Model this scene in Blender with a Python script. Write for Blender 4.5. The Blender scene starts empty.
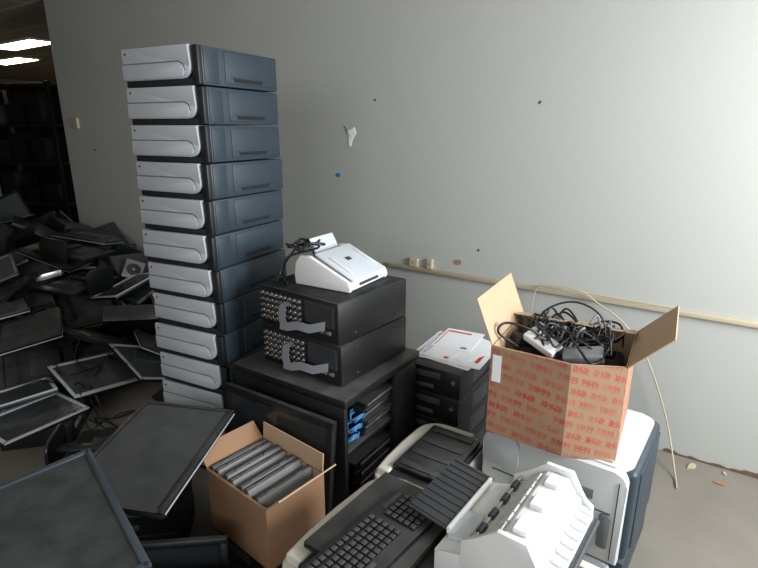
import bpy,bmesh,math,random
from mathutils import Vector,Matrix,Euler
random.seed(11)
SC=bpy.context.scene
C=SC.collection
D2R=math.radians
# ---------------------------------------------------------------- materials
def lin(c):
    return tuple(((x/255)/12.92 if x/255<=.04045 else ((x/255+.055)/1.055)**2.4) for x in c)
def M(name,col,rough=.5,metal=0,var=.1,scale=6,bump=0,spec=.5,emit=0,dust=0):
    m=bpy.data.materials.new(name); m.use_nodes=True
    nt=m.node_tree; N=nt.nodes; L=nt.links; b=N['Principled BSDF']
    c=lin(col)
    tc=N.new('ShaderNodeTexCoord'); no=N.new('ShaderNodeTexNoise'); no.inputs['Scale'].default_value=scale; no.inputs['Detail'].default_value=5
    L.new(tc.outputs['Object'],no.inputs['Vector'])
    mx=N.new('ShaderNodeMix'); mx.data_type='RGBA'
    mx.inputs[6].default_value=(*[x*(1-var) for x in c],1); mx.inputs[7].default_value=(*[min(1,x*(1+var)) for x in c],1)
    L.new(no.outputs['Fac'],mx.inputs[0])
    out=mx.outputs[2]
    if dust:
        g=N.new('ShaderNodeNewGeometry'); sx=N.new('ShaderNodeSeparateXYZ'); L.new(g.outputs['Normal'],sx.inputs[0])
        mr=N.new('ShaderNodeMapRange'); mr.inputs[1].default_value=.5; mr.inputs[2].default_value=1; mr.inputs[4].default_value=dust
        L.new(sx.outputs['Z'],mr.inputs[0])
        n2=N.new('ShaderNodeTexNoise'); n2.inputs['Scale'].default_value=14; L.new(tc.outputs['Object'],n2.inputs['Vector'])
        mu=N.new('ShaderNodeMath'); mu.operation='MULTIPLY'; L.new(mr.outputs[0],mu.inputs[0]); L.new(n2.outputs['Fac'],mu.inputs[1])
        m2=N.new('ShaderNodeMix'); m2.data_type='RGBA'; L.new(mu.outputs[0],m2.inputs[0]); L.new(out,m2.inputs[6]); m2.inputs[7].default_value=(*lin((150,150,150)),1)
        out=m2.outputs[2]
    L.new(out,b.inputs['Base Color'])
    b.inputs['Roughness'].default_value=rough; b.inputs['Metallic'].default_value=metal
    b.inputs['Specular IOR Level'].default_value=spec
    if emit:
        b.inputs['Emission Color'].default_value=(*c,1); b.inputs['Emission Strength'].default_value=emit
    if bump:
        bp=N.new('ShaderNodeBump'); bp.inputs['Strength'].default_value=bump; bp.inputs['Distance'].default_value=.01
        L.new(no.outputs['Fac'],bp.inputs['Height']); L.new(bp.outputs[0],b.inputs['Normal'])
    return m
mWall=M('wall_paint',(168,170,165),.42,var=.025,scale=2.5,bump=.04)
mWall2=M('far_wall_paint',(150,138,118),.7,var=.06)
mFloor=M('concrete_floor',(116,111,102),.7,var=.22,scale=5,bump=.15)
mCeil=M('ceiling_tile',(165,156,140),.8,var=.05)
mTrim=M('cream_plastic_trim',(174,163,141),.45,var=.06)
mBase=M('stained_baseboard',(92,72,56),.8,var=.45,scale=18,bump=.3)
mSilver=M('silver_plastic',(163,168,174),.5,var=.03,metal=.0)
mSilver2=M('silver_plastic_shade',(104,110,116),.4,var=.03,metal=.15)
mSlate=M('slate_blue_plastic',(38,50,59),.45,var=.08,dust=.12)
mSlateD=M('dark_slate_plastic',(13,15,18),.5)
mBlack=M('black_plastic',(20,21,23),.32,var=.2,dust=.2)
mBlackM=M('black_painted_metal',(15,15,16),.45,var=.25,dust=.3)
mDark=M('dark_recess',(8,8,9),.8)
mScreen=M('lcd_screen',(36,40,43),.18,var=.12,scale=3,dust=.18)
mScreen2=M('lcd_screen_dusty_sheen',(72,77,80),.28,var=.15,scale=4,dust=.18)  # paler base colour carries a painted grey reflection, besides the dust on top
mScreenM=M('lcd_screen_matte',(46,49,50),.45,var=.12,scale=4,dust=.15)
mGrey=M('grey_plastic',(118,121,124),.45,var=.08)
mLap=M('laptop_grey_plastic',(112,112,112),.5,var=.1)
mDGrey=M('dark_grey_plastic',(54,56,60),.42,var=.1)
mBeige=M('beige_plastic',(192,190,180),.42,var=.05)
mWhite=M('white_plastic',(214,216,217),.35,var=.03)
mWhiteB=M('bluish_white_plastic',(186,192,198),.35,var=.03)
mLJ=M('light_grey_plastic',(188,191,193),.4,var=.03)
mMetal=M('brushed_metal',(200,200,200),.25,metal=.9,var=.1)
mRibbon=M('grey_ribbon_cable',(122,126,133),.5,var=.1,scale=40)
mBlue=M('blue_cable',(60,120,175),.4)
mCable=M('black_cable',(14,14,15),.4)
mCardI=M('cardboard_inside',(172,147,119),.8,var=.1,scale=10)
mCard=M('cardboard_brown',(142,109,82),.8,var=.12,scale=10)
mPaper=M('white_paper',(226,228,231),.7,var=.03)
mRed=M('red_print',(190,50,45),.6)
mBlueP=M('blue_print',(60,105,185),.6)
mPatch=M('bare_plaster',(226,228,226),.8)
mLight=M('fluorescent_panel',(255,240,212),.5,emit=16)
mTape=M('blue_tape',(30,110,190),.5)
def printed_card():
    m=M('cardboard_red_print',(148,118,92),.8,var=.12,scale=8)
    nt=m.node_tree;N=nt.nodes;L=nt.links;b=N['Principled BSDF']
    prev=b.inputs['Base Color'].links[0].from_socket
    def math_(op,a,b_=None):
        n=N.new('ShaderNodeMath'); n.operation=op
        for i,v in enumerate((a,b_)):
            if v is None: continue
            if isinstance(v,(int,float)): n.inputs[i].default_value=v
            else: L.new(v,n.inputs[i])
        return n.outputs[0]
    tc=N.new('ShaderNodeTexCoord')
    sx=N.new('ShaderNodeSeparateXYZ'); L.new(tc.outputs['Object'],sx.inputs[0])
    u=math_('ADD',sx.outputs['X'],sx.outputs['Y']); v=math_('ADD',sx.outputs['Z'],math_('MULTIPLY',u,.14))
    cx=N.new('ShaderNodeCombineXYZ'); L.new(u,cx.inputs[0]); L.new(v,cx.inputs[1])
    br=N.new('ShaderNodeTexBrick'); br.inputs['Scale'].default_value=1; br.inputs['Brick Width'].default_value=.084; br.inputs['Row Height'].default_value=.040
    br.inputs['Mortar Size'].default_value=.0095; br.inputs['Mortar Smooth'].default_value=.2
    br.inputs['Color1'].default_value=(1,1,1,1); br.inputs['Color2'].default_value=(.7,.7,.7,1); br.inputs['Mortar'].default_value=(0,0,0,1)
    L.new(cx.outputs[0],br.inputs['Vector'])
    pu=math_('MODULO',math_('ADD',u,8.4),.042); pv=math_('MODULO',math_('ADD',v,8),.08)
    c2=N.new('ShaderNodeCombineXYZ'); L.new(pu,c2.inputs[0]); L.new(pv,c2.inputs[1])
    vo=N.new('ShaderNodeTexVoronoi'); vo.feature='DISTANCE_TO_EDGE'; vo.inputs['Scale'].default_value=88; L.new(c2.outputs[0],vo.inputs['Vector'])
    lt=math_('LESS_THAN',vo.outputs['Distance'],.19)
    nz=N.new('ShaderNodeTexNoise'); nz.inputs['Scale'].default_value=11; L.new(cx.outputs[0],nz.inputs['Vector'])
    nr=N.new('ShaderNodeMapRange'); nr.inputs[1].default_value=.36; nr.inputs[2].default_value=.56; nr.inputs[3].default_value=.3; nr.inputs[4].default_value=.8; L.new(nz.outputs['Fac'],nr.inputs[0])
    fac=math_('MULTIPLY',math_('MULTIPLY',lt,br.outputs['Color']),nr.outputs[0])
    mx=N.new('ShaderNodeMix'); mx.data_type='RGBA'; L.new(fac,mx.inputs[0]); L.new(prev,mx.inputs[6]); mx.inputs[7].default_value=(*lin((160,40,44)),1)
    L.new(mx.outputs[2],b.inputs['Base Color'])
    return m
mPrint=printed_card()
# ---------------------------------------------------------------- mesh helpers
def RX(a): return Matrix.Rotation(a,3,'X')
def RY(a): return Matrix.Rotation(a,3,'Y')
def RZ(a): return Matrix.Rotation(a,3,'Z')
def NB(): return bmesh.new()
def bev(bm,vs,b,seg):
    es=list({e for v in vs for e in v.link_edges})
    bmesh.ops.bevel(bm,geom=es,offset=b,segments=seg,affect='EDGES',profile=.5,clamp_overlap=True)
def box(bm,c,s,b=0,seg=2,R=None,taper=None):
    vs=bmesh.ops.create_cube(bm,size=1)['verts']
    c=Vector(c)
    for v in vs:
        p=Vector((v.co.x*s[0],v.co.y*s[1],v.co.z*s[2]))
        if taper and v.co.z<0: p.x*=taper; p.y*=taper
        if R is not None: p=R@p
        v.co=p+c
    if b: bev(bm,vs,b,seg)
    return bm
def cyl(bm,c,r,h,axis='Z',seg=16,r2=None):
    R={'Z':Matrix.Identity(4),'X':Matrix.Rotation(math.pi/2,4,'Y'),'Y':Matrix.Rotation(math.pi/2,4,'X')}[axis]
    bmesh.ops.create_cone(bm,cap_ends=True,segments=seg,radius1=r,radius2=r if r2 is None else r2,depth=h,matrix=Matrix.Translation(Vector(c))@R)
    return bm
def prism(bm,pts,lo,hi,plane='xz',b=0,seg=2):
    def P(a,c,t):
        return {'xz':(a,t,c),'yz':(t,a,c),'xy':(a,c,t)}[plane]
    A=[bm.verts.new(P(a,c,lo)) for a,c in pts]; B=[bm.verts.new(P(a,c,hi)) for a,c in pts]
    n=len(pts)
    bm.faces.new(A); bm.faces.new(B)
    for i in range(n): bm.faces.new((A[i],A[(i+1)%n],B[(i+1)%n],B[i]))
    if b: bev(bm,A+B,b,seg)
    return bm
def ring(bm,outer,inner,z0,z1):
    n=len(outer)
    V=[[bm.verts.new((x,y,z)) for x,y in P] for P,z in ((outer,z0),(outer,z1),(inner,z1),(inner,z0))]
    for i in range(n):
        j=(i+1)%n
        for k in range(4): bm.faces.new((V[k][i],V[k][j],V[(k+1)%4][j],V[(k+1)%4][i]))
    return bm
def rrect(x0,x1,y0,y1,r,n=5,corners=(1,1,1,1)):
    out=[]
    for (cx,cy,a0,k) in ((x1-r,y1-r,0,0),(x0+r,y1-r,90,1),(x0+r,y0+r,180,2),(x1-r,y0+r,270,3)):
        if corners[k]:
            for i in range(n+1):
                a=D2R(a0+90*i/n); out.append((cx+r*math.cos(a),cy+r*math.sin(a)))
        else: out.append(((x1,y1),(x0,y1),(x0,y0),(x1,y0))[k])
    return out
def sweep(bm,path,w,h,closed=False):
    rings=[]
    n=len(path)
    for i,p in enumerate(path):
        p=Vector(p); a=Vector(path[max(0,i-1)]); c=Vector(path[min(n-1,i+1)])
        t=(c-a); t.z=0; t.normalize(); s=Vector((-t.y,t.x,0))
        hh=h[i] if isinstance(h,(list,tuple)) else h
        rings.append([bm.verts.new(p+s*w/2),bm.verts.new(p-s*w/2),bm.verts.new(p-s*w/2*.8+Vector((0,0,hh))),bm.verts.new(p+s*w/2*.8+Vector((0,0,hh)))])
    for i in range(n-1):
        for k in range(4):
            bm.faces.new((rings[i][k],rings[i][(k+1)%4],rings[i+1][(k+1)%4],rings[i+1][k]))
    bm.faces.new(rings[0]); bm.faces.new(rings[-1])
    return bm
def strip(bm,path,wv,th=.002):
    wv=Vector(wv)/2
    n=len(path); T=[]
    for i,p in enumerate(path):
        p=Vector(p); a=Vector(path[max(0,i-1)]); c=Vector(path[min(n-1,i+1)])
        nn=(c-a).cross(wv).normalized()*th/2
        T.append([bm.verts.new(p+wv+nn),bm.verts.new(p-wv+nn),bm.verts.new(p-wv-nn),bm.verts.new(p+wv-nn)])
    for i in range(n-1):
        for k in range(4): bm.faces.new((T[i][k],T[i][(k+1)%4],T[i+1][(k+1)%4],T[i+1][k]))
    bm.faces.new(T[0]); bm.faces.new(T[-1])
    return bm
def finish(name,bm,mat,smooth=True):
    bmesh.ops.recalc_face_normals(bm,faces=bm.faces)
    me=bpy.data.meshes.new(name); bm.to_mesh(me); bm.free(); me.materials.append(mat)
    if smooth:
        for p in me.polygons: p.use_smooth=True
        me.set_sharp_from_angle(angle=D2R(30))
    return me
def part(name,bm,mat,parent=None,loc=(0,0,0),rot=(0,0,0),label=None):
    me=bm if isinstance(bm,bpy.types.Mesh) else finish(name,bm,mat)
    o=bpy.data.objects.new(name,me); C.objects.link(o); o.location=loc; o.rotation_euler=rot
    if parent is not None: o.parent=parent
    if label: o['label']=label
    return o
def tag(o,label,cat,group=None,kind=None):
    o['label']=label; o['category']=cat
    if group: o['group']=group
    if kind: o['kind']=kind
    return o
def thing(name,label,cat,loc=(0,0,0),rz=0,group=None,rot=None):
    o=bpy.data.objects.new(name,None); C.objects.link(o); o.location=loc
    o.rotation_euler=rot if rot else (0,0,rz); o.empty_display_size=.05
    return tag(o,label,cat,group)
def dup(root,mat=None):
    n=root.copy(); C.objects.link(n)
    if mat is not None: n.matrix_world=mat
    def rec(a,b):
        for ch in a.children:
            k=ch.copy(); k.parent=b; C.objects.link(k); rec(ch,k)
    rec(root,n)
    return n
def catmull(pts,n=8):
    P=[Vector(p) for p in pts]; P=[P[0]*2-P[1]]+P+[P[-1]*2-P[-2]]
    out=[]
    for i in range(1,len(P)-2):
        for k in range(n):
            t=k/n; a,b,c,d=P[i-1],P[i],P[i+1],P[i+2]
            out.append(.5*((2*b)+(c-a)*t+(2*a-5*b+4*c-d)*t*t+(3*b-a-3*c+d)*t**3))
    out.append(P[-2]); return out
def tube_bm(bm,pts,r,n=8,seg=6):
    P=catmull(pts,n); rings=[]; up=Vector((0,0,1)); prev=None
    for i,p in enumerate(P):
        t=(P[min(i+1,len(P)-1)]-P[max(0,i-1)])
        if t.length<1e-9: t=Vector((1,0,0))
        t.normalize()
        if prev is None:
            s=t.cross(up)
            if s.length<.05: s=t.cross(Vector((1,0,0)))
        else:
            s=prev-t*prev.dot(t)
            if s.length<.01: s=t.cross(up)
        s.normalize(); prev=s; q=t.cross(s)
        rings.append([bm.verts.new(p+(s*math.cos(a)+q*math.sin(a))*r) for a in [2*math.pi*k/seg for k in range(seg)]])
    for i in range(len(rings)-1):
        for k in range(seg): bm.faces.new((rings[i][k],rings[i][(k+1)%seg],rings[i+1][(k+1)%seg],rings[i+1][k]))
    bm.faces.new(rings[0]); bm.faces.new(rings[-1])
    return bm
def cable(name,pts,r,mat,label,cat='cable',group=None):
    me=finish(name,tube_bm(NB(),pts,r),mat)
    me.set_sharp_from_angle(angle=D2R(80))
    o=part(name,me,mat); tag(o,label,cat,group); return o
def coil(cx,cy,z,R,turns,dz,jit=.01,sq=1.0,rz=0):
    out=[]
    for i in range(int(turns*8)+1):
        a=i/8*2*math.pi
        x=(R+random.uniform(-jit,jit))*math.cos(a); y=(R*sq+random.uniform(-jit,jit))*math.sin(a)
        out.append((cx+x*math.cos(rz)-y*math.sin(rz),cy+x*math.sin(rz)+y*math.cos(rz),z+dz*i/(turns*8)))
    return out
# ---------------------------------------------------------------- camera
cam=bpy.data.cameras.new('camera'); co=bpy.data.objects.new('camera',cam); C.objects.link(co)
co.location=(0,0,1.55); co.rotation_euler=(D2R(90-16.4),0,0)
cam.sensor_width=36; cam.lens=36*524/758; cam.clip_start=.02
SC.camera=co
# ---------------------------------------------------------------- room
O=Vector((1.655,2.147,0)); WR=D2R(-33.99)
def Wp(s,t,z): return O+Vector((-.829,.559,0))*s+Vector((-.559,-.829,0))*t+Vector((0,0,z))
def wpart(name,s0,s1,t0,t1,z0,z1,mat,b=0):
    o=part(name,box(NB(),(-(s0+s1)/2,-(t0+t1)/2,(z0+z1)/2),(abs(s1-s0),abs(t1-t0),z1-z0),b),mat,loc=O,rot=(0,0,WR))
    return o
def struct(o): o['kind']='structure'; return o
struct(wpart('wall_back',-1.6,5.70,-.15,0,0,2.7,mWall))
struct(wpart('floor',-1.75,15,-9,5,-.1,0,mFloor))
def ceiling_mat():
    m=mCeil;nt=m.node_tree;N=nt.nodes;L=nt.links;b=N['Principled BSDF'];prev=b.inputs['Base Color'].links[0].from_socket
    tc=N.new('ShaderNodeTexCoord');br=N.new('ShaderNodeTexBrick');br.offset=0;br.inputs['Scale'].default_value=1;br.inputs['Brick Width'].default_value=1.2;br.inputs['Row Height'].default_value=.6;br.inputs['Mortar Size'].default_value=.015
    br.inputs['Mortar'].default_value=(*lin((200,198,190)),1);L.new(tc.outputs['Object'],br.inputs['Vector']);L.new(prev,br.inputs['Color1']);L.new(prev,br.inputs['Color2']);L.new(br.outputs['Color'],b.inputs['Base Color'])
ceiling_mat()
struct(wpart('ceiling',-1.75,15,-9,5,2.7,2.8,mCeil))
struct(wpart('wall_far',14.9,15.0,-9,5,0,2.7,mWall2))
struct(wpart('wall_rear',-1.75,15,-9.1,-9,0,2.7,mWall2))
struct(wpart('wall_side_blocker',3,15,4.95,5.05,0,2.7,mWall2))  # unseen wall added to keep ambient light out of the far room
bm=NB()
for (t0,t1,z0,z1) in ((0,.35,0,2.7),(3.0,5,0,2.7),(.35,3.0,0,.75),(.35,3.0,2.45,2.7)):
    box(bm,(1.675,-(t0+t1)/2,(z0+z1)/2),(.15,t1-t0,z1-z0))
struct(part('wall_right',bm,mWall,loc=O,rot=(0,0,WR)))
bm=NB()
for t in (.37,1.67,2.98): box(bm,(1.66,-t,1.6),(.06,.05,1.7),.004)
for z in (.77,1.75,2.43): box(bm,(1.66,-1.675,z),(.055,2.6,.05),.004)
struct(part('window_1',bm,mTrim,loc=O,rot=(0,0,WR)))
struct(wpart('trim_1',-1.6,1.92,0,.022,.722,.748,mTrim,.004))
rr=random.Random(8); top=[]; hgt=.02
for i in range(150):
    hgt=min(.034,max(.006,hgt+rr.uniform(-.007,.007))); top.append((1.6-i*.0125,hgt))
pts=[(1.6,0)]+top+[(1.6-149*.0125,0)]
struct(part('baseboard_back',prism(NB(),pts,-.008,0,'xz'),mBase,loc=O,rot=(0,0,WR)))
def wallbit(name,s,z,pts,mat,th,label,cat):
    bm=prism(NB(),pts,-th,0,'xz'); o=part(name,bm,mat,loc=Wp(s,0.0005,z),rot=(0,0,WR)); tag(o,label,cat); return o
def blob(r,n=9,q=.4,sx=1,sz=1):
    return [(r*sx*(1+random.uniform(-q,q))*math.cos(2*math.pi*i/n),r*sz*(1+random.uniform(-q,q))*math.sin(2*math.pi*i/n)) for i in range(n)]
wallbit('torn_paint_patch',2.21,1.52,[(-.05,.065),(-.03,.02),(0,.03),(.03,.045),(.045,.01),(.015,-.03),(.005,-.07),(-.012,-.066),(-.012,-.01)],mPatch,.003,'torn white patch of bare plaster on grey wall','paint patch')
wallbit('blue_tape_scrap',2.314,1.27,blob(.018,8,.3,1.1,.7),mTape,.002,'small scrap of blue tape stuck on wall','tape')
wallbit('nail_hole',2.025,1.72,blob(.007),mDGrey,.002,'small dark nail hole in the painted wall','hole')
wallbit('nail_hole',1.04,1.68,blob(.007),mDGrey,.002,'small dark nail hole in the painted wall','hole')
wallbit('nail_hole',5.2,1.37,blob(.012),mDGrey,.002,'small dark nail hole in the painted wall','hole')
wallbit('nail_hole',1.32,.90,blob(.006),mDGrey,.002,'small dark nail hole in the painted wall','hole')
mChip=M('chipped_plaster',(140,112,84),.8,var=.4,scale=18)
wallbit('chipped_plaster_patch',1.442,.815,blob(.03,10,.35,1,.5),mChip,.003,'brown chipped plaster patch above the cable trim','paint patch')
wallbit('wall_hook',5.44,1.61,rrect(-.03,.03,-.05,.05,.01),mTrim,.02,'small cream plastic wall hook on grey wall','hook')
for s,w,h in ((1.73,.055,.05),(1.62,.035,.06)):
    t=thing('cable_junction_box','small cream plastic surface junction box above cable trim','junction box',Wp(s,0,.750),WR,'junction boxes on the trim')
    part('box_body',box(NB(),(0,-.012,h/2),(w,.024,h),.002,1),mTrim,t)
    part('cover_screw',cyl(NB(),(0,-.025,h/2),.004,.003,'Y',8),mMetal,t)
t=thing('wall_outlet','cream plastic wall outlet box low on grey wall','outlet',Wp(1.39,0,.36),WR)
part('outlet_plate',box(NB(),(0,-.015,0),(.05,.03,.08),.004),mTrim,t)
part('socket',box(NB(),(0,-.031,.0),(.02,.003,.03),.001),mDark,t)
cable('wall_cable',[Wp(.98,.03,.753),Wp(.85,.035,.775),Wp(.73,.04,.765),Wp(.65,.045,.72),Wp(.57,.05,.68),Wp(.50,.055,.625),Wp(.42,.06,.53),Wp(.362,.06,.419),Wp(.30,.06,.27),Wp(.247,.09,.13),Wp(.20,.2,.02),Wp(.18,.3,.006)],.0036,mTrim,'thin cream cable arching from wall trim to floor')
cable('wall_cable',[Wp(.98,.045,.62),Wp(.97,.045,.72),Wp(.93,.04,.765),Wp(.8,.04,.768),Wp(.6,.03,.758),Wp(.3,.03,.756)],.0028,mTrim,'thin cream cable lying along the wall trim')
for i in range(4):
    s=random.uniform(-.5,.2)
    bm=prism(NB(),blob(random.uniform(.01,.02),7,.4,1.6,.6),0,random.uniform(.006,.012),'xy')
    o=part('plaster_chip',bm,random.choice([mChip,mTrim]),loc=Wp(s,random.uniform(.04,.15),0.0),rot=(0,0,random.uniform(0,3)))
    tag(o,'small chip of broken plaster on the floor','debris','debris along the wall')
for (x,y) in ((-4.95,7.9),(-6.3,9.7)):
    t=thing('ceiling_light','rectangular fluorescent ceiling light panel with white frame','ceiling light',(x,y,2.7),WR,'fluorescent ceiling lights')
    part('light_frame',box(NB(),(0,0,-.012),(1.26,.4,.024),.004),mWhite,t)
    part('diffuser',box(NB(),(0,0,-.026),(1.18,.32,.01),.002),mLight,t)
def shelving(loc,rz,w,label):
    t=thing('shelving_unit',label,'shelf',loc,rz,'shelving in the far room')
    post=finish('post',box(NB(),(0,0,1.05),(.05,.05,2.1),.004),mBlackM)
    for x in (-w/2,w/2):
        for y in (-.25,.25): part('post',post,None,t,loc=(x,y,0))
    sh=finish('shelf_board',box(NB(),(0,0,0),(w+.04,.54,.04),.004),mBlackM)
    for z in (.15,.65,1.15,1.6,2.06): part('shelf_board',sh,None,t,loc=(0,0,z))
    part('back_panel',box(NB(),(0,.26,1.05),(w,.01,2.0)),mBlackM,t)
    return t
shelving((-4.35,6.9,0),WR*.4,1.1,'tall black metal shelving unit in the dim far room')
shelving((-5.78,7.5,0),WR*.4,1.2,'tall black metal shelving unit in the dim far room')
shelving((-3.2,7.5,0),WR*.4,.9,'tall black metal shelving unit in the dim far room')
struct(part('trim_2',box(NB(),(-4.98,6.9,1.15),(.07,.08,2.3),.01),mTrim))
for u,(cxs,cys) in enumerate(((-4.35,6.9),(-5.78,7.5))):
    M4=Matrix.Translation((cxs,cys,0))@Matrix.Rotation(WR*.4,4,'Z')
    for z in (.171,.671,1.171,1.621):
        xx=-.46
        while xx<.25:
            w,h=random.uniform(.18,.26),random.uniform(.15,.36)
            t=thing('storage_carton','dark storage carton standing on a black shelf','box',M4@Vector((xx+w/2,-.02,z)),WR*.4,'cartons on the far shelving')
            part('carton_body',box(NB(),(0,0,h/2),(w,.34,h),.004),random.choice([mDGrey,mBlack,mSlateD,mBlackM]),t)
            part('carton_lid',box(NB(),(0,0,h+.006),(w+.01,.35,.02),.003),mSlateD,t)
            xx+=w+random.uniform(.03,.12)
# ---------------------------------------------------------------- paper tray stack
def make_tray():
    w,d,h=.39,.467,.1425
    t=thing('printer_paper_tray','silver-fronted slate blue printer paper tray in tall stack','printer tray',group='tall stack of printer paper trays')
    bm=NB(); box(bm,(0,.008,.0705),(w-.006,d-.016,.137),.004)
    box(bm,(w/2-.003,.06,.072),(.008,d*.68,.114),.003)
    box(bm,(w/2-.003,-d*.37,.070),(.008,.075,.122),.003)
    box(bm,(-w/2+.003,.03,.072),(.008,d*.8,.114),.003)
    part('tray_body',bm,mSlate,t)
    x0,x1=-w/2,w/2-.036
    pts=[(x1-.004,.1415),(x0,.1415),(x0,.024),(x1-.085,.024)]
    pts+=[(x1-.045+.045*math.sin(a),.069-.045*math.cos(a)) for a in [D2R(k*11.25) for k in range(9)]]
    part('tray_front',prism(NB(),pts,-d/2-.014,-d/2+.004,'xz',.003,2),mSilver,t)
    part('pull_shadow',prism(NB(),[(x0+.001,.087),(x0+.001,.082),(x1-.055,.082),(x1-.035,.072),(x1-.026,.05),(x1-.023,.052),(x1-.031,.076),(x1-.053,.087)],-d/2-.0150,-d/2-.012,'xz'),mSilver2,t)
    lip=[(x0+.001,.082),(x0+.001,.027),(x1-.07,.027)]+[(x1-.052+.024*math.sin(a),.053-.024*math.cos(a)) for a in [D2R(j*18) for j in range(6)]]+[(x1-.035,.070),(x1-.055,.082)]
    part('pull_handle',prism(NB(),lip,-d/2-.018,-d/2-.012,'xz',.0015,2),mSilver,t)
    part('bottom_gap',box(NB(),(-.008,-d/2+.001,.013),(w-.02,.012,.024),.002),mDark,t)
    part('corner_post',box(NB(),(w/2-.017,-d/2+.004,.0705),(.032,.022,.136),.004),mSlateD,t)
    bm=NB(); prism(bm,[(-.09,.036),(.10,.036),(.09,.022),(-.08,.022)],w/2-.004,w/2+.0025,'yz')
    part('side_grip_shade',bm,mDark,t,loc=(0,.03,0))  # dark raised slab paints the shade inside the hand recess
    bm=prism(NB(),rrect(-.10,.11,.038,.042,.0015,2),w/2-.004,w/2+.004,'yz'); part('grip_lip',bm,mSlate,t,loc=(0,.03,0))
    part('level_badge',cyl(NB(),(-w/2+.022,-d/2-.015,.122),.004,.003,'Y',10),mSlateD,t)
    return t
tray=make_tray()
RT=D2R(-26)
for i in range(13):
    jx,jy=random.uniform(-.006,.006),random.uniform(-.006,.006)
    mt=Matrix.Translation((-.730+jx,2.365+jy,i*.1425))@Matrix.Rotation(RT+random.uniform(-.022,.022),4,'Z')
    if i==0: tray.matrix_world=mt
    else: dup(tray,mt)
# ---------------------------------------------------------------- black cabinet
t=thing('media_cabinet','black open-sided cabinet carrying two rack recorders','cabinet',(-.217,2.082,0),D2R(-33.4))
W,Dp,H=.59,.55,.61
part('cabinet_top',box(NB(),(0,0,H-.0175),(W,Dp,.035),.004),mBlackM,t)
part('cabinet_bottom',box(NB(),(0,0,.03),(W-.004,Dp-.004,.04),.003),mBlackM,t)
part('side_panel',box(NB(),(-W/2+.012,0,.31),(.02,Dp-.01,.53),.002),mBlackM,t)
part('back_panel',box(NB(),(0,Dp/2-.012,.31),(W-.03,.02,.53),.002),mBlackM,t)
part('door',box(NB(),(0,-Dp/2+.012,.31),(W-.01,.02,.53),.003),mBlackM,t)
part('shelf_board',box(NB(),(0,0,.35),(W-.05,Dp-.06,.02),.002),mBlackM,t)
part('corner_post',box(NB(),(W/2-.02,Dp/2-.11,.31),(.03,.16,.53),.003),mBlackM,t)
ft=finish('foot',cyl(NB(),(0,0,.005),.02,.01),mDark)
for x in (-.25,.25):
    for y in (-.23,.23): part('foot',ft,None,t,loc=(x,y,0))
cabM=Matrix.Translation((-.217,2.082,0))@Matrix.Rotation(D2R(-33.4),4,'Z')
def cw(x,y,z): return cabM@Vector((x,y,z))
for i in range(6):
    z=.3605+i*.026
    t=thing('network_switch','thin black network switch stacked inside the cabinet','network switch',cw(.12+.008*(i%3),.0,z),D2R(-33.4)+random.uniform(-.03,.03),'network switches in the cabinet')
    part('switch_case',box(NB(),(0,0,.0125),(.26,.22,.024),.002),mBlack,t)
    part('port_row',box(NB(),(.131,0,.0125),(.003,.19,.012),.0005),mMetal if i%2 else mDGrey,t)
for i in range(3):
    p=coil(0,0,0,.05,3,.02,.008,.7)
    pts=[cw(.235+a*.5,-.16+b+.02*i,.37+.035*i+c+abs(a)*.3) for a,b,c in p]
    cable('network_cable',pts,.003,mBlue,'coiled blue network cable inside the cabinet','cable','blue cables in the cabinet')
for i in range(5):
    z=.0505+i*.045
    t=thing('equipment_case','flat black equipment case stored in the cabinet','equipment case',cw(.1,-.02,z),D2R(-33.4)+random.uniform(-.03,.03),'equipment cases in the cabinet')
    part('case_body',box(NB(),(0,0,.021),(.32,.3,.041),.003),mBlack,t)
    part('vent_strip',box(NB(),(.161,0,.02),(.003,.22,.012),.0005),mGrey,t)
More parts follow.
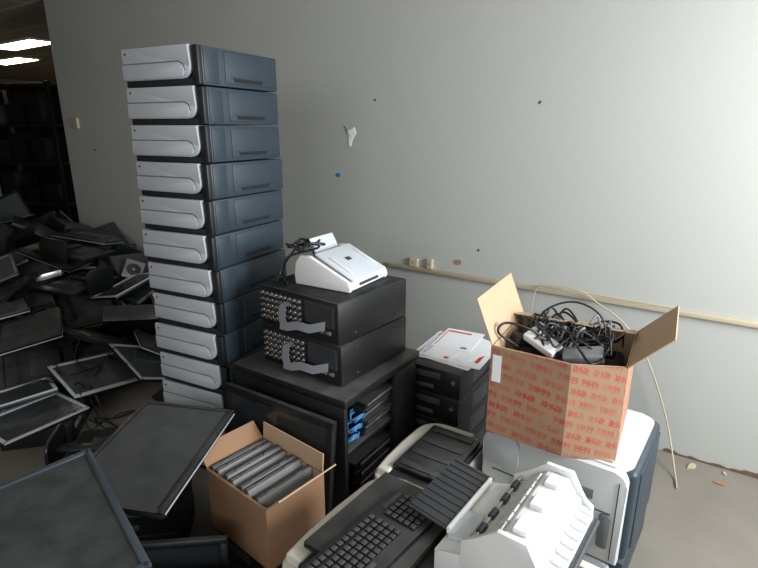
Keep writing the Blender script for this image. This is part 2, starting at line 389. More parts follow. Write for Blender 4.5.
# ---------------------------------------------------------------- rack recorders
def make_rec():
    w,d,h=.43,.43,.168
    t=thing('rack_recorder','black rack-mount video recorder with rows of round metal connectors','video recorder',group='stacked rack recorders')
    bm=NB(); box(bm,(0,0,h/2+.002),(w,d,h-.006),.003)
    part('case',bm,mBlackM,t)
    part('top_cover',box(NB(),(0,.0,h-.003),(w+.003,d-.01,.004),.001),mBlackM,t)
    bm=NB(); box(bm,(-.085,-d/2-.001,.088),(.240,.004,.12),.001); part('connector_plate',bm,mBlack,t)
    c=NB(); cyl(c,(0,-.006,0),.0060,.016,'Y',12); cyl(c,(0,-.003,0),.0085,.004,'Y',6); c=finish('bnc_connector',c,mMetal)
    for r in range(5):
        for k in range(9): part('bnc_connector',c,None,t,loc=(-.190+k*.0262,-d/2-.002,.040+r*.0245))
    bm=NB(); box(bm,(.120,-d/2-.0005,.108),(.150,.002,.086))
    for k in range(14): box(bm,(.051+k*.0106,-d/2-.002,.108),(.005,.004,.082))
    part('vent_grille',bm,mDGrey,t)
    sp=finish('serial_port',box(NB(),(0,0,0),(.024,.008,.014),.001),mMetal)
    for k in range(4): part('serial_port',sp,None,t,loc=(.066+k*.034,-d/2-.004,.045))
    # flat ribbon, folded: a drop from the connectors and a run across the front
    path=[(-.045,-d/2-.006,.125),(-.056,-d/2-.024,.108),(-.058,-d/2-.028,.07),(-.046,-d/2-.031,.03)]
    part('ribbon_cable',strip(NB(),path,(.038,0,.004),.0015),mRibbon,t)
    path=[(-.064,-d/2-.034,.034),(-.02,-d/2-.034,.036),(.03,-d/2-.031,.052),(.09,-d/2-.026,.050),(.155,-d/2-.008,.072)]
    part('ribbon_cable',strip(NB(),path,(.0,.004,.034),.0015),mRibbon,t)
    sc=finish('side_screw',cyl(NB(),(0,0,0),.005,.003,'X',8),mDGrey)
    for y in (-.12,.14):
        for z in (.03,.14): part('side_screw',sc,None,t,loc=(w/2+.001,y,z))
    f=finish('foot',cyl(NB(),(0,0,.001),.012,.003),mDark)
    for x in (-.17,.17):
        for y in (-.17,.17): part('foot',f,None,t,loc=(x,y,0))
    return t
rec=make_rec()
rec.location=(-.183,2.091,.6115); rec.rotation_euler=(0,0,D2R(-36.9))
dup(rec,Matrix.Translation((-.186,2.089,.7805))@Matrix.Rotation(D2R(-37.8),4,'Z'))
# ---------------------------------------------------------------- white scanner on top
t=thing('document_scanner','white sheet-fed document scanner resting on the rack recorders','scanner',(-.155,2.10,.9495),D2R(-31))
prof=[(-.125,0),(-.13,.03),(-.125,.08),(-.105,.108),(-.06,.115),(-.02,.10),(.125,.034),(.135,.018),(.13,0)]
part('body',prism(NB(),prof,-.125,.125,'xz',.008,3),mWhite,t)
for s in (-1,1):
    pr=[(-.13,0),(-.135,.04),(-.128,.09),(-.105,.12),(-.055,.124),(.13,.043),(.14,.018),(.135,0)]
    lo,hi=sorted((s*.124,s*.142)); part('side_cheek',prism(NB(),pr,lo,hi,'xz',.006,3),mWhite,t)
a=math.atan2(-.068,.145)
part('paper_tray',box(NB(),(.048,0,.085),(.205,.240,.010),.005,3,R=RY(-a)),mWhiteB,t)
pg=finish('paper_guide',box(NB(),(.0,0,0),(.12,.006,.01),.002,R=RY(-a)),mWhite)
for s in (-1,1): part('paper_guide',pg,None,t,loc=(.06,s*.09,.089))
part('badge',box(NB(),(.035,0,.098),(.02,.03,.0015),.0005,R=RY(-a)),mDGrey,t)
part('feed_slot',box(NB(),(-.058,0,.114),(.02,.20,.006),.001,R=RY(.3)),mDark,t)
part('rear_support',box(NB(),(-.11,.03,.142),(.008,.16,.065),.004,R=RY(-.5)),mWhiteB,t)
bm=NB(); box(bm,(.1345,.0,.02),(.003,.14,.012),.001); part('exit_slot',bm,mDGrey,t)
pts=[]
for i in range(30):
    a=i*.85; r=.05+.018*math.sin(i*1.7)
    pts.append((-.31+r*math.cos(a)+.03*math.sin(i*.5),2.12+r*math.sin(a),1.095+.014*math.sin(i*2.3)))
cable('power_cable',[(-.25,2.17,1.09)]+pts+[(-.37,2.10,1.05),(-.405,2.09,.99),(-.42,2.06,.957)],.005,mCable,'tangled black power cable lying over the white scanner')
cable('power_cable',[(-.37,2.03,.956),(-.39,2.08,.957),(-.40,2.14,1.0),(-.34,2.18,1.08),(-.27,2.2,1.11),(-.29,2.28,1.06),(-.3,2.33,.957)],.004,mCable,'tangled black power cable lying over the white scanner')
# ---------------------------------------------------------------- desktop computers
def make_pc(w,d,h,label,group):
    t=thing('desktop_computer',label,'computer',group=group)
    part('case',box(NB(),(0,.005,h/2),(w,d-.01,h-.002),.003),mBlackM,t)
    part('front_bezel',box(NB(),(0,-d/2+.004,h/2),(w-.002,.014,h-.004),.004),mBlack,t)
    part('optical_drive',box(NB(),(-w*.15,-d/2-.0035,h*.72),(w*.55,.004,h*.22),.001),mDGrey,t)
    part('port_panel',box(NB(),(-w*.2,-d/2-.0035,h*.28),(w*.4,.003,h*.15),.001),mDGrey,t)
    part('power_button',cyl(NB(),(w*.36,-d/2-.004,h*.6),h*.08,.005,'Y',12),mMetal,t)
    bm=NB(); box(bm,(w/2+.0002,-d*.1+.07,h*.5),(.001,.17,h*.6))
    for k in range(8): box(bm,(w/2+.0008,-d*.1+k*.02,h*.5),(.002,.008,h*.55))
    part('side_vents',bm,mDGrey,t)
    return t
pc=make_pc(.26,.4,.13,'black desktop computer lying flat in a stack beside cabinet','desktop computers under the papers')
for i in range(4):
    m=Matrix.Translation((.36+random.uniform(-.006,.006),2.33,i*.1305))@Matrix.Rotation(D2R(-33.4)+random.uniform(-.04,.04),4,'Z')
    if i==0: pc.matrix_world=m
    else: dup(pc,m)
def paper(x,y,z,rz,w=.21,d=.29,prints=1,label='loose white printed paper sheet on the computer stack'):
    t=thing('paper_sheet',label,'paper',(x,y,z),rz,'papers on the computer stack')
    part('sheet',box(NB(),(0,0,.0005),(w,d,.001)),mPaper,t)
    if prints:
        c=mRed if prints==1 else mBlueP
        part('heading_block',box(NB(),(-.02,d*.36,.0012),(w*.6,.018,.0004)),c,t)
        part('logo_block',box(NB(),(w*.3,-d*.36,.0012),(w*.15,.02,.0004)),mBlueP if prints==1 else mRed,t)
        part('margin_line',box(NB(),(-w*.42,0,.0012),(.005,d*.8,.0004)),c,t)
    return t
paper(.345,2.40,.5225,D2R(-30),w=.24,d=.34,prints=1); paper(.40,2.30,.5242,D2R(-38),prints=2); paper(.33,2.36,.5259,D2R(-26),prints=2)
paper(.38,2.27,.5276,D2R(-120),w=.19,d=.26,prints=1); paper(.44,2.36,.5293,D2R(-55),prints=0); paper(.315,2.34,.531,D2R(-33),w=.16,d=.22,prints=2)
paper(.40,2.46,.5327,D2R(-28),w=.2,d=.26,prints=1)
# ---------------------------------------------------------------- beige printers
def beige(loc,rz,w,d,h,label,arm=True):
    t=thing('laser_printer',label,'printer',loc,rz)
    part('casing',prism(NB(),rrect(-w/2+.005,w/2-.005,-d/2,d/2,.05,6),0,h-.02,'xy',.008,3),mBeige,t)
    part('output_tray',box(NB(),(.03,-.01,h-.012),(w-.075,d-.065,.024),.006),mBlack,t,label='black recessed top tray')
    if arm:
        path=[(-w/2+.045,-d/2+.03),(-w/2+.036,-d/4),(-w/2+.032,0),(-w/2+.036,d/4)]
        for k in range(7):
            a=D2R(180-15*k); path.append((-w/2+.036+.07+.07*math.cos(a),d/2-.105+.07*math.sin(a)))
        path+=[(-w/2+.16,d/2-.034),(w/2-.06,d/2-.034)]
        bm=sweep(NB(),[(x,y,h-.03) for x,y in path],.062,.036)
        o=part('raised_rim',bm,mBeige,t); md=o.modifiers.new('bevel','BEVEL'); md.width=.008; md.segments=3; md.limit_method='ANGLE'
    part('front_drawer',box(NB(),(0,-d/2-.004,.09),(w-.12,.02,.10),.006),mBeige,t)
    part('vent_slots',box(NB(),(-w/2+.003,0,h*.4),(.006,d*.5,.05),.001),mGrey,t)
    return t
RG=D2R(-36.9)
beige((.203,1.742,0),D2R(-34),.29,.44,.36,'beige rounded office printer with black top beside cabinet')
beige((.035,1.150,0),RG,.42,.47,.5,'beige rounded office printer with black keyboard lying on top')
beige((.397,.938,0),RG,.31,.42,.5,'plain beige office printer under the white scanner mechanism',False)
t=thing('docking_tray','flat black plastic tray resting on the beige printer','tray',(.225,1.725,.3605),D2R(-34))
part('tray_base',box(NB(),(0,0,.012),(.21,.32,.018),.006),mBlack,t)
rb=finish('rib',box(NB(),(0,0,0),(.17,.03,.004),.0015),mBlackM)
for k in range(4): part('rib',rb,None,t,loc=(0,-.13+.085*k,.023))
part('latch',box(NB(),(.07,-.155,.024),(.05,.018,.006),.002),mDGrey,t)
# ---------------------------------------------------------------- keyboard and slim laptop beneath it
ax=Vector((.6,.8,0))
t=thing('laptop_computer','closed black laptop lying flat under the keyboard','laptop',(.02,1.17,.5125),RG)
part('laptop_base',box(NB(),(0,0,.007),(.27,.36,.012),.004),mBlack,t)
part('laptop_lid',box(NB(),(0,0,.0175),(.268,.358,.008),.003),mBlackM,t)
part('hinge',cyl(NB(),(-.13,0,.013),.006,.28,'Y',10),mDGrey,t)
far_mid=Vector((.107,1.255,0))
c=far_mid-ax*.225
t=thing('keyboard','black computer keyboard lying across the beige printer top','keyboard',(c.x,c.y,.535),math.atan2(.8,.6)-.05)
bm=prism(NB(),rrect(-.225,.225,-.078,.078,.015,4),0,.016,'xy',.003); part('keyboard_base',bm,mBlack,t)
mKey=M('black_keycap',(26,27,29),.4,dust=.35)
kme=finish('key',box(NB(),(0,0,0),(.0165,.0165,.008),.002,2),mKey)
cnt=0
for r in range(6):
    yy=.055-r*.0208-(.004 if r>0 else 0)
    for k in range(20,-1,-1):
        if k in (15,): continue
        if cnt>=99: break
        if r==5 and 3<=k<=8: continue
        if r==0 and k in (1,16,17,18,19,20): continue
        part('key',kme,None,t,loc=(-.208+k*.0205,yy,.0195)); cnt+=1
part('space_bar',box(NB(),(-.208+5.5*.0205,.055-5*.0208-.004,.0195),(.118,.0165,.008),.002),mKey,t)
part('status_strip',box(NB(),(.17,.058,.0165),(.08,.014,.002),.0005),mDGrey,t)
# ---------------------------------------------------------------- white scanner mechanism on front
t=thing('check_scanner','white desktop scanner mechanism with long angled cover and ribbed feeder','scanner',(.340,1.10,.5005),RG)
part('base_body',prism(NB(),[(-.135,0),(-.135,.062),(-.062,.080),(-.062,.085),(.150,.085),(.150,.0)],-.160,.160,'xz',.005,3),mWhite,t)
part('control_panel',box(NB(),(-.098,-.06,.076),(.055,.11,.010),.003,R=RY(-.25)),mWhiteB,t)
part('lower_step',prism(NB(),[(-.058,.08),(-.058,.112),(-.020,.124),(.10,.124),(.10,.08)],-.145,.145,'xz',.004),mWhite,t)
part('upper_body',prism(NB(),[(-.022,.12),(-.018,.134),(.030,.180),(.085,.180),(.105,.150),(.105,.12)],-.145,.145,'xz',.003,2),mWhite,t)
a=math.atan2(.046,.048)
part('cover_recess',box(NB(),(.006,.0,.159),(.046,.25,.004),.001,R=RY(-a)),mGrey,t)
pl=finish('cover_plate',box(NB(),(0,0,0),(.042,.032,.008),.0015,1,R=RY(-a)),mWhite)
for k in range(7): part('cover_plate',pl,None,t,loc=(.0055,-.111+k*.037,.161))
part('roller_shaft',cyl(NB(),(-.040,0,.128),.004,.29,'Y',12),mMetal,t)
fr=finish('feed_roller',cyl(NB(),(0,0,0),.009,.03,'Y',16),mDGrey)
for y in (-.10,-.035,.035,.10): part('feed_roller',fr,None,t,loc=(-.040,y,.128))
hb=finish('hinge_block',box(NB(),(0,0,0),(.035,.05,.014),.002,1),mWhite)
for y in (-.10,0,.10): part('hinge_block',hb,None,t,loc=(.060,y,.186))
for s in (-.162,.148):
    pr=[(-.066,.05),(-.064,.126),(-.035,.145),(.022,.196),(.092,.196),(.116,.150),(.130,.125),(.150,.115),(.150,.05)]
    part('side_housing',prism(NB(),pr,s,s+.014,'xz',.002),mWhite,t)
part('feeder_step',prism(NB(),[(.10,.08),(.10,.148),(.122,.140),(.122,.118),(.156,.108),(.156,.08)],-.14,.14,'xz',.003),mWhite,t)
rbm=finish('feeder_rib',prism(NB(),[(-.02,-.012),(-.02,.010),(-.004,.008),(.014,-.004),(.014,-.012)],-.003,.003,'xz',.001),mWhite)
for k in range(8): part('feeder_rib',rbm,None,t,loc=(.142,-.122+k*.035,.122))
part('exit_roller',cyl(NB(),(.166,0,.094),.008,.27,'Y',14),mDGrey,t)
bm=NB(); R=RY(.13)
box(bm,(-.19,.03,.082),(.13,.26,.006),.002,R=R)
for k in range(10): box(bm,(-.19,-.09+k*.0265,.086),(.12,.005,.006),.001,R=R)
part('ribbed_chute',bm,mDGrey,t,label='dark grey ribbed paper chute')
part('chute_edge',box(NB(),(-.129,.02,.078),(.010,.25,.020),.003),mWhite,t)
# ---------------------------------------------------------------- large laser printer
t=thing('laser_printer','large light grey laser printer with slate side under carton','printer',(.736,1.740,0),RG)
w,d,h=.52,.44,.5
part('core_body',box(NB(),(0,.01,.318),(w-.004,d-.03,.345),.02,3),mSlate,t)
part('lower_tray_body',box(NB(),(0,.01,.072),(w-.008,d-.03,.136),.004),mSlate,t)
part('lower_tray_front',prism(NB(),rrect(-w/2,w/2-.04,.02,.139,.028,6,(1,0,0,1)),-d/2-.01,-d/2+.01,'xz',.003),mSilver,t)
part('front_cover',prism(NB(),rrect(-w/2,w/2-.022,.145,.493,.04,6,(1,1,0,0)),-d/2-.006,-d/2+.06,'xz',.012,3),mLJ,t)
part('top_cover',prism(NB(),rrect(-w/2,w/2-.02,-d/2+.02,d/2,.05,6),.44,.4985,'xy',.014,3),mLJ,t)
part('front_door',box(NB(),(.0,-d/2-.008,.25),(.30,.008,.15),.003),mSilver,t)
part('door_latch',prism(NB(),rrect(.168,.205,.20,.33,.012,4),-d/2-.016,-d/2-.004,'xz',.003),mSilver2,t)
part('upper_seam',box(NB(),(-.01,-d/2-.007,.335),(.42,.004,.003)),mDGrey,t)
part('side_seam',box(NB(),(.215,-d/2-.007,.31),(.003,.004,.30)),mDGrey,t)
part('front_curve',prism(NB(),rrect(-.255,-.12,.36,.49,.03,5),-d/2-.022,-d/2-.004,'xz',.006),mSilver,t)
part('front_slot',box(NB(),(.04,-d/2-.007,.385),(.20,.004,.035),.001),mSilver2,t)
part('side_panel',box(NB(),(w/2-.002,.03,.31),(.01,d-.12,.30),.004),mSlate,t)
# ---------------------------------------------------------------- cartons
def carton(name,label,loc,rz,w,d,h,mat,flaps,outline=None):
    t=thing(name,label,'box',loc,rz); th=.005
    P=outline or [(-w/2,-d/2),(w/2,-d/2),(w/2,d/2),(-w/2,d/2)]
    def ins(k): 
        return [(x-math.copysign(min(abs(x),k),x) if abs(x)>w*.4 else x, y-math.copysign(k,y)) for x,y in P]
    me=finish('carton_body',ring(NB(),P,ins(th),0,h),mat,False)
    part('carton_body',me,mat,t)
    part('carton_bottom',box(NB(),(0,.01,th/2),(w-2*th,d-.03,th)),mCardI,t)
    part('carton_lining',finish('carton_lining',ring(NB(),ins(th+.0005),ins(th+.0025),.006,h+.001),mCardI,False),mCardI,t)
    for side,(ang,ln,tw) in flaps.items():
        a=D2R(ang)
        R,c,s={'+x':(RY(a),(w/2-th/2,0,h),(th,d-.004,ln)),'-x':(RY(-a),(-w/2+th/2,0,h),(th,d-.004,ln)),
               '-y':(RX(a),(0,-d/2+th/2,h),(w-.004,th,ln)),'+y':(RX(-a),(0,d/2-th/2,h),(w-.004,th,ln))}[side]
        c=Vector(c)+R@Vector((0,0,ln/2+.002))
        if side=='+x' and outline: c+=Vector((0,.018,0)); s=(th,d-.04,ln)
        part('flap',box(NB(),c,s,.001,1,R=R),tw,t)
    return t
EC=(.674,1.742,.5); ew_,ed_=.43,.40
E=carton('cardboard_carton','open cardboard carton with red printed pattern full of cables',EC,D2R(-30),ew_,ed_,.335,mPrint,
  {'-x':(22,.17,mCardI),'+x':(44,.165,mCardI),'+y':(-75,.12,mCardI)},
  outline=[(-ew_/2,-ed_/2),(.055,-ed_/2-.022),(ew_/2,-ed_/2+.040),(ew_/2,ed_/2),(-ew_/2,ed_/2)])
part('shipping_label',box(NB(),(-.190,-.2035,.255),(.032,.001,.10),R=RZ(-.08)),mPaper,E)
EM=Matrix.Translation(EC)@Matrix.Rotation(D2R(-30),4,'Z')
def ew(x,y,z): return EM@Vector((x,y+.008,z-.055))
t=thing('packed_equipment','dark bundled equipment filling the open carton','equipment',EM@Vector((0,.012,.006)),D2R(-30))
part('case_body',box(NB(),(0,0.01,.12),(.36,.32,.24),.01),mBlack,t)
part('case_lid',box(NB(),(0,0.01,.244),(.34,.30,.01),.004),mDGrey,t)
def adapter(loc,rot,mat,label,name='power_adapter',s=(.13,.06,.035)):
    t=thing(name,label,'adapter',loc,rot=rot,group='adapters in the carton')
    part('adapter_body',box(NB(),(0,0,0),s,.006,3),mat,t)
    part('adapter_label',box(NB(),(0,0,s[2]/2+.0003),(s[0]*.4,s[1]*.4,.0008)),mGrey if mat!=mCable else mPaper,t)
    part('cord_stub',cyl(NB(),(s[0]/2+.008,0,0),.004,.02,'X',8),mCable,t)
adapter(ew(-.07,-.08,.385),(.35,.30,-.9),mWhite,'white plastic device sticking out of the carton',s=(.13,.06,.03))
adapter(ew(.07,-.10,.375),(.3,-.2,-.4),mGrey,'grey plastic power adapter among cables')
adapter(ew(.1,.05,.35),(.2,.1,1.7),mCable,'black power adapter among cables')
adapter(ew(-.13,-.02,.36),(.1,.3,.3),mCable,'black power adapter among cables')
adapter(ew(-.1,.1,.36),(.2,.1,2.2),mCable,'black power adapter among cables')
adapter(ew(.02,.1,.37),(-.2,.4,.5),mDGrey,'dark grey power adapter among cables')
for i in range(18):
    cx,cy=random.uniform(-.11,.10),random.uniform(-.10,.12)
    pts=[ew(cx+a,cy+b,.34+random.uniform(0,.06)+abs(math.sin(k))*.05) for k,(a,b,_) in enumerate(coil(0,0,0,random.uniform(.04,.08),1.6,0,.02))]
    cable('cable',pts,.0042,mCable if i%5 else mGrey,'tangled black power cable piled in the carton' if i%5 else 'tangled grey data cable piled in the carton','cable','cables in the carton')
cable('cable',[ew(-.14,.0,.34),ew(-.1,.03,.46),ew(.0,.05,.51),(ew(.1,.04,.47)),ew(.13,.0,.35)],.0035,mCable,'black power cable arching above the carton','cable','cables in the carton')
cable('cable',[ew(-.15,-.1,.36),ew(-.21,-.15,.42),ew(-.19,-.12,.45),ew(-.1,-.08,.42),ew(-.05,-.05,.36)],.005,mCable,'black power cable looping at the carton edge','cable','cables in the carton')
# box with laptops
hz=D2R(-40); hX=Vector((.766,-.643,0)); hY=Vector((.643,.766,0)); near=Vector((-.352,1.366,0))
hw,hd,hb,hh=.33,.25,.175,.235; hc=near-hX*hw/2+hY*hd/2
Hb=carton('cardboard_carton','open brown cardboard carton holding a row of closed laptops',(hc.x,hc.y,hb),hz,hw,hd,hh,mCard,{'+x':(46,.09,mCardI),'-x':(48,.08,mCard),'+y':(5,.07,mCardI)})
HM=Matrix.Translation((hc.x,hc.y,hb))@Matrix.Rotation(hz,4,'Z')
for i in range(7):
    x=-.124+i*.0415
    t=thing('laptop_computer','closed grey laptop standing on edge in cardboard carton','laptop',HM@Vector((x,0,.010)),group='laptops in the carton')
    t.rotation_euler=(Matrix.Rotation(hz,3,'Z')@RY(D2R(-5-3*(i%2)))).to_euler()
    hgt=.238+random.uniform(-.006,.010)
    part('laptop_base',box(NB(),(-.0075,0,hgt/2),(.013,.23,hgt),.004),mDGrey,t)
    part('laptop_lid',box(NB(),(.006,0,hgt/2),(.013,.23,hgt-.003),.004),mLap,t)
    hg=finish('hinge',cyl(NB(),(0,0,0),.005,.03,'Y',10),mDGrey)
    for y in (-.06,.06): part('hinge',hg,None,t,loc=(0,y,hgt-.003))
# ---------------------------------------------------------------- monitors
def make_monitor(w,h,bez,mh,ms,label,group,trim=None,stand=False,name='flat_monitor'):
    t=thing(name,label,'monitor',group=group)
    bm=NB(); box(bm,(0,0,.009),(w,h,.020),.004)
    box(bm,(0,0,-.011),(w*.72,h*.7,.022),.006,2,taper=.75)
    part('housing',bm,mh,t)
    bm=NB()
    box(bm,(0,h/2-bez/2,.021),(w,bez,.008),.0025); box(bm,(0,-h/2+bez*.7,.021),(w,bez*1.4,.008),.0025)
    box(bm,(-w/2+bez/2,0,.021),(bez,h-.004,.008),.0025); box(bm,(w/2-bez/2,0,.021),(bez,h-.004,.008),.0025)
    part('bezel',bm,trim or mh,t)
    part('screen',box(NB(),(0,bez*.2,.0185),(w-2*bez+.004,h-2.3*bez,.003)),ms,t)
    part('button_row',box(NB(),(w*.3,-h/2+bez*.7,.0255),(w*.16,.005,.0015)),mDGrey,t)
    part('mount_plate',box(NB(),(0,0,-.0215),(.12,.12,.003),.001),mDGrey,t)
    if stand:
        s=part('stand',box(NB(),(0,-h*.27,-.035),(.06,h*.55+.06,.022),.006),mh,t)
        part('stand_base',prism(NB(),rrect(-.12,.12,-.11,.07,.05,6),-.0075,.0075,'xy',.004),mh,s,loc=(0,-h/2-.045,-.02),rot=(D2R(90),0,0))
    return t
mEdge=M('slate_grey_bezel',(56,64,72),.35,var=.05)
def frame_mat(center,xdir,ydir):
    x=Vector(xdir).normalized(); y=Vector(ydir); y=(y-x*y.dot(x)).normalized(); z=x.cross(y)
    m=Matrix((x,y,z)).transposed().to_4x4(); return Matrix.Translation(Vector(center))@m
m=make_monitor(.54,.37,.016,mBlack,mScreenM,'large black widescreen monitor lying screen up on computers',None)
m.matrix_world=frame_mat((-.785,1.585,.465),(.14,.99,.07),(-.96,.14,.04))
part('edge_trim',box(NB(),(0,-.1865,.012),(.52,.003,.006),.001),mSilver,m)
m=make_monitor(.54,.36,.018,mBlack,mScreen,'wide black monitor lying screen up on the pile',None,trim=mEdge)
m.matrix_world=frame_mat((-.815,1.03,.60),(.65,-.76,-.04),(.72,.70,0.08))
m=make_monitor(.56,.40,.03,mBlack,mScreen,'large black flat panel monitor leaning against the cabinet',None)
cn=Vector((.55,.835,0)).normalized()
lean=D2R(7); up=Vector((0,0,1))*math.cos(lean)+cn*math.sin(lean)
base=Vector((-.395,1.793,0))
m.matrix_world=frame_mat(base-cn*.045+up*.355,(.835,-.55,0),up)
m=make_monitor(.37,.31,.020,mBlack,mScreen,'black flat monitor propped upright against stacked computers',None)
m.matrix_world=frame_mat((-.66,1.315,.17),(.99,.10,0),(-.05,.22,.97))
m=make_monitor(.36,.30,.020,mBlackM,mScreen2,'silver-edged flat monitor leaning in front of stacked computers',None,trim=mSilver2)
m.matrix_world=frame_mat((-.63,1.20,.155),(.97,-.12,.03),(.02,.30,.95))
pc2=make_pc(.26,.26,.14,'black desktop computer lying flat beneath discarded monitors','desktop computers beneath monitors')
first=True
for (x,y,n,rz) in ((-.88,1.69,3,8),(-.98,1.04,4,-40)):
    for i in range(n):
        mm=Matrix.Translation((x,y,i*.1405))@Matrix.Rotation(D2R(rz),4,'Z')
        if first: pc2.matrix_world=mm; first=False
        else: dup(pc2,mm)
pc3=make_pc(.28,.22,.174,'black desktop computer lying flat beneath laptop carton',None)
pc3.matrix_world=Matrix.Translation((hc.x,hc.y,0))@Matrix.Rotation(hz,4,'Z')
# ---------------------------------------------------------------- settle a heap with rigid bodies
dims=[(.44,.36,.048),(.54,.36,.048),(.40,.33,.048),(.40,.34,.11),(.15,.18,.045),(.44,.36,.048),(.50,.33,.048),(.44,.34,.048)]
def heap_specs():
    items=[]
    rnd=random.Random(57)
    NL=13
    for layer in range(NL):
        y=1.27+.14*(layer%2)
        while y<5.1:
            if y>3.9 and layer>8: break
            left=-.82*y-.16+.32
            right=-1.32 if y<2.75 else min(-1.15,1.655-.829*(y-2.147)/.559-.4)
            x=left+.13*(layer%2)
            if left>right: x=(left+right)/2
            k=0
            while x<=right+.01 or k==0:
                if layer>=NL-5:
                    typ=rnd.choices([0,1,2,3,4,5,6,7],[2,4,4,.2,1.4,.8,0,3.5])[0]; ex=rnd.uniform(-.35,.35); ey=rnd.uniform(-.3,.3)
                else:
                    typ=rnd.choices([0,1,2,3,4,5,6,7],[3,4,3,2,.4,2.8,2.2,2.5])[0]
                    ex=rnd.uniform(1.0,1.9) if rnd.random()<.18 else rnd.uniform(-.4,.4)+(math.pi if rnd.random()<.22 else 0); ey=rnd.uniform(-.35,.35)
                items.append((typ,Vector((x+rnd.uniform(-.03,.03),y+rnd.uniform(-.03,.03),.35+layer*.52)),Euler((ex,ey,rnd.uniform(0,6.28)))))
                x+=.64; k+=1
            y+=.62
    return items
def simulate(items):
    bpy.ops.rigidbody.world_add()
    rw=SC.rigidbody_world; rc=bpy.data.collections.new('rb'); rw.collection=rc
    rw.substeps_per_frame=14; rw.solver_iterations=25; rw.point_cache.frame_end=330
    tmp=[]
    def add(c,s,rz=0,active=False,e=None,hull=0):
        bm=box(NB(),(0,0,0),s)
        if hull: box(bm,(0,-hull/2-.045,-.05),(.22,.015,.17))
        me=finish('tmp',bm,mDark,False); o=bpy.data.objects.new('tmp',me); C.objects.link(o)
        o.location=c; o.rotation_euler=e if e else (0,0,rz); rc.objects.link(o); tmp.append(o)
        o.rigid_body.type='ACTIVE' if active else 'PASSIVE'
        o.rigid_body.collision_shape='CONVEX_HULL' if hull else 'BOX'; o.rigid_body.friction=.9; o.rigid_body.restitution=0
        o.rigid_body.use_margin=True; o.rigid_body.collision_margin=.002
        if active: o.rigid_body.mass=3; o.rigid_body.linear_damping=.2; o.rigid_body.angular_damping=.5
        return o
    add((-2,3,-.25),(12,12,.5))
    add((-.730+.22,2.365+.45,5),(.42,1.5,10),RT)
    add((-.66,1.3,5),(.78,1.25,10),0)
    add(tuple(Wp(3,-.2,5)),(12,.4,10),WR)
    lv=Vector((-.82,1)).normalized(); c=Vector((-.82*3-.16,3)); n=Vector((-1,-.82)).normalized()
    add((c.x+n.x*.2,c.y+n.y*.2,5),(9,.4,10),math.atan2(lv.y,lv.x))
    add((-3,5.85,5),(6,.6,10)); add((-1.6,.75,5),(3,.4,10))
    act=[add(tuple(p),dims[t],active=True,e=e,hull=dims[t][1] if t in (5,6) else 0) for t,p,e in items]
    for f in range(1,321): SC.frame_set(f)
    dg=bpy.context.evaluated_depsgraph_get()
    res=[o.evaluated_get(dg).matrix_world.copy() for o in act]
    bpy.ops.rigidbody.world_remove()
    for o in tmp:
        me=o.data; bpy.data.objects.remove(o); bpy.data.meshes.remove(me)
    bpy.data.collections.remove(rc)
    SC.frame_set(1)
    return res
items=heap_specs(); print('heap items',len(items))
try: res=simulate(items)
except Exception as ex:
    print('SIM FAIL',ex); res=[Matrix.Translation((p.x,p.y,.05+(p.z-.35)/.52*.06)) for t,p,e in items]
G='heap of discarded monitors'
protos=[
 make_monitor(.44,.36,.020,mBlack,mScreen,'black square-format flat monitor lying in a heap',G),
 make_monitor(.54,.36,.018,mBlack,mScreen2,'black widescreen flat monitor lying in a heap',G),
 make_monitor(.40,.33,.018,mBlackM,mScreen,'silver-trimmed flat monitor lying in a heap',G,trim=mSilver),
]
t=thing('desktop_computer','black slim desktop computer lying in monitor heap','computer',group='computers in the heap')
part('case',box(NB(),(0,0,0),(.40,.33,.108),.004),mBlackM,t); part('front_bezel',box(NB(),(0,-.166,0),(.39,.008,.10),.003),mBlack,t)
part('drive_door',box(NB(),(-.08,-.171,.02),(.15,.003,.03),.001),mGrey,t); part('power_button',cyl(NB(),(.14,-.171,.0),.01,.004,'Y',12),mMetal,t)
protos.append(t)
t=thing('optical_drive','silver metal disc drive lying on the monitor heap','disc drive',group='disc drives in the heap')
part('drive_case',box(NB(),(0,0,0),(.146,.172,.042),.002),mMetal,t); part('drive_bezel',box(NB(),(0,-.088,0),(.148,.006,.042),.001),mBlack,t)
part('disc_recess',cyl(NB(),(0,0,.0215),.055,.002,'Z',24),mDGrey,t); part('spindle',cyl(NB(),(0,0,.023),.012,.004,'Z',16),mMetal,t)
protos.append(t)
protos.append(make_monitor(.44,.36,.020,mBlack,mScreen2,'black flat monitor with its stand attached in heap',G,stand=True))
protos.append(make_monitor(.50,.33,.018,mDGrey,mScreen,'dark grey wide flat monitor with its stand attached in heap',G,stand=True))
protos.append(make_monitor(.44,.34,.020,mBlack,mScreen2,'grey-bezelled flat monitor lying in a heap',G,trim=mGrey))
used=set()
for (ty,p,e),mt in zip(items,res):
    if mt.translation.z>1.6 or mt.translation.z<-.1: continue
    if ty in used: dup(protos[ty],mt)
    else: protos[ty].matrix_world=mt; used.add(ty)
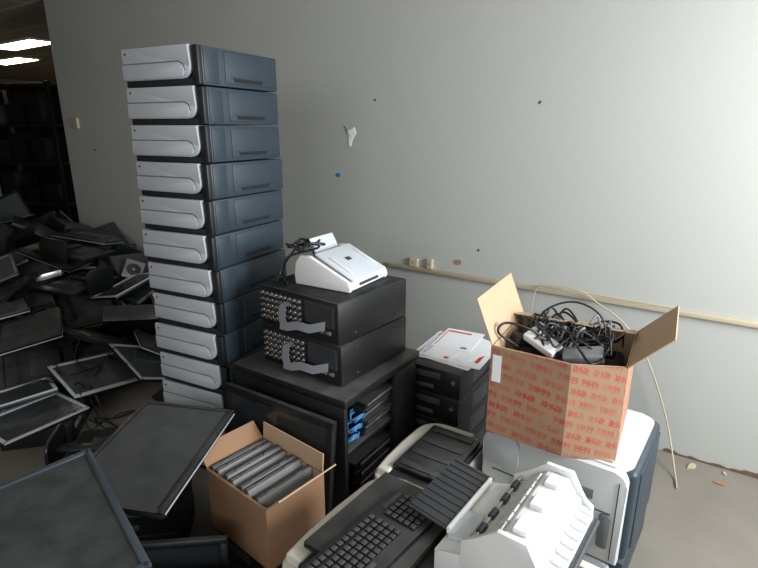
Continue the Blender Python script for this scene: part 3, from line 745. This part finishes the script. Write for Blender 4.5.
zs=sorted(m.translation.z for m in res); print('heap z',zs[0],zs[-1],sum(zs)/len(zs))
bpy.context.view_layer.update()
dg=bpy.context.evaluated_depsgraph_get()
def drop(x,y):
    hit,loc,*_=SC.ray_cast(dg,Vector((x,y,1.7)),Vector((0,0,-1)))
    return loc.z+.012 if hit else .012
for i in range(12):
    y=random.uniform(1.9,3.8); x=random.uniform(-.76*y,-.60*y)
    xy=[(x+random.uniform(-.07,.07)+.06*k,y+random.uniform(-.09,.09)) for k in range(6)]
    zz=[drop(a,b) for a,b in xy]
    if max(zz)-min(zz)>.35: continue
    cable('power_cable',[(a,b,z) for (a,b),z in zip(xy,zz)],.004,mCable,'black power cable draped over the monitor heap','cable','cables on the heap')
cable('power_cable',[tuple(v) for v in coil(-.36,1.13,.215,.055,2.5,.03,.01)],.004,mGrey,'coiled grey cable lying beside the carton')
t=thing('desktop_computer','black desktop computer under the coiled cable','computer',(-.36,1.10,0),D2R(-30))
part('case',box(NB(),(0,0,.105),(.18,.2,.208),.004),mBlackM,t); part('front_bezel',box(NB(),(0,-.102,.105),(.17,.01,.2),.003),mBlack,t); part('drive_door',box(NB(),(0,-.108,.16),(.13,.003,.03),.001),mGrey,t)
# ---------------------------------------------------------------- lights
def area(name,loc,target,sx,sy,power,col):
    l=bpy.data.lights.new(name,'AREA'); l.shape='RECTANGLE'; l.size=sx; l.size_y=sy; l.energy=power; l.color=col
    o=bpy.data.objects.new(name,l); C.objects.link(o); o.location=loc
    o.rotation_euler=(Vector(target)-Vector(loc)).to_track_quat('-Z','Y').to_euler(); return o
area('window_daylight',Wp(-1.5,1.05,1.75),Wp(2,.85,1.45),1.4,1.2,165,(.92,.96,1))
area('room_fill',(-.9,-2.2,2.3),(-.6,2.5,.8),3.4,1.6,84,(1,.99,.98))  # added soft fill from behind the camera, no window there
wd=bpy.data.worlds.new('world'); SC.world=wd; wd.use_nodes=True
wd.node_tree.nodes['Background'].inputs[0].default_value=(.94,.96,1,1); wd.node_tree.nodes['Background'].inputs[1].default_value=.6
SC.view_settings.view_transform='Standard'
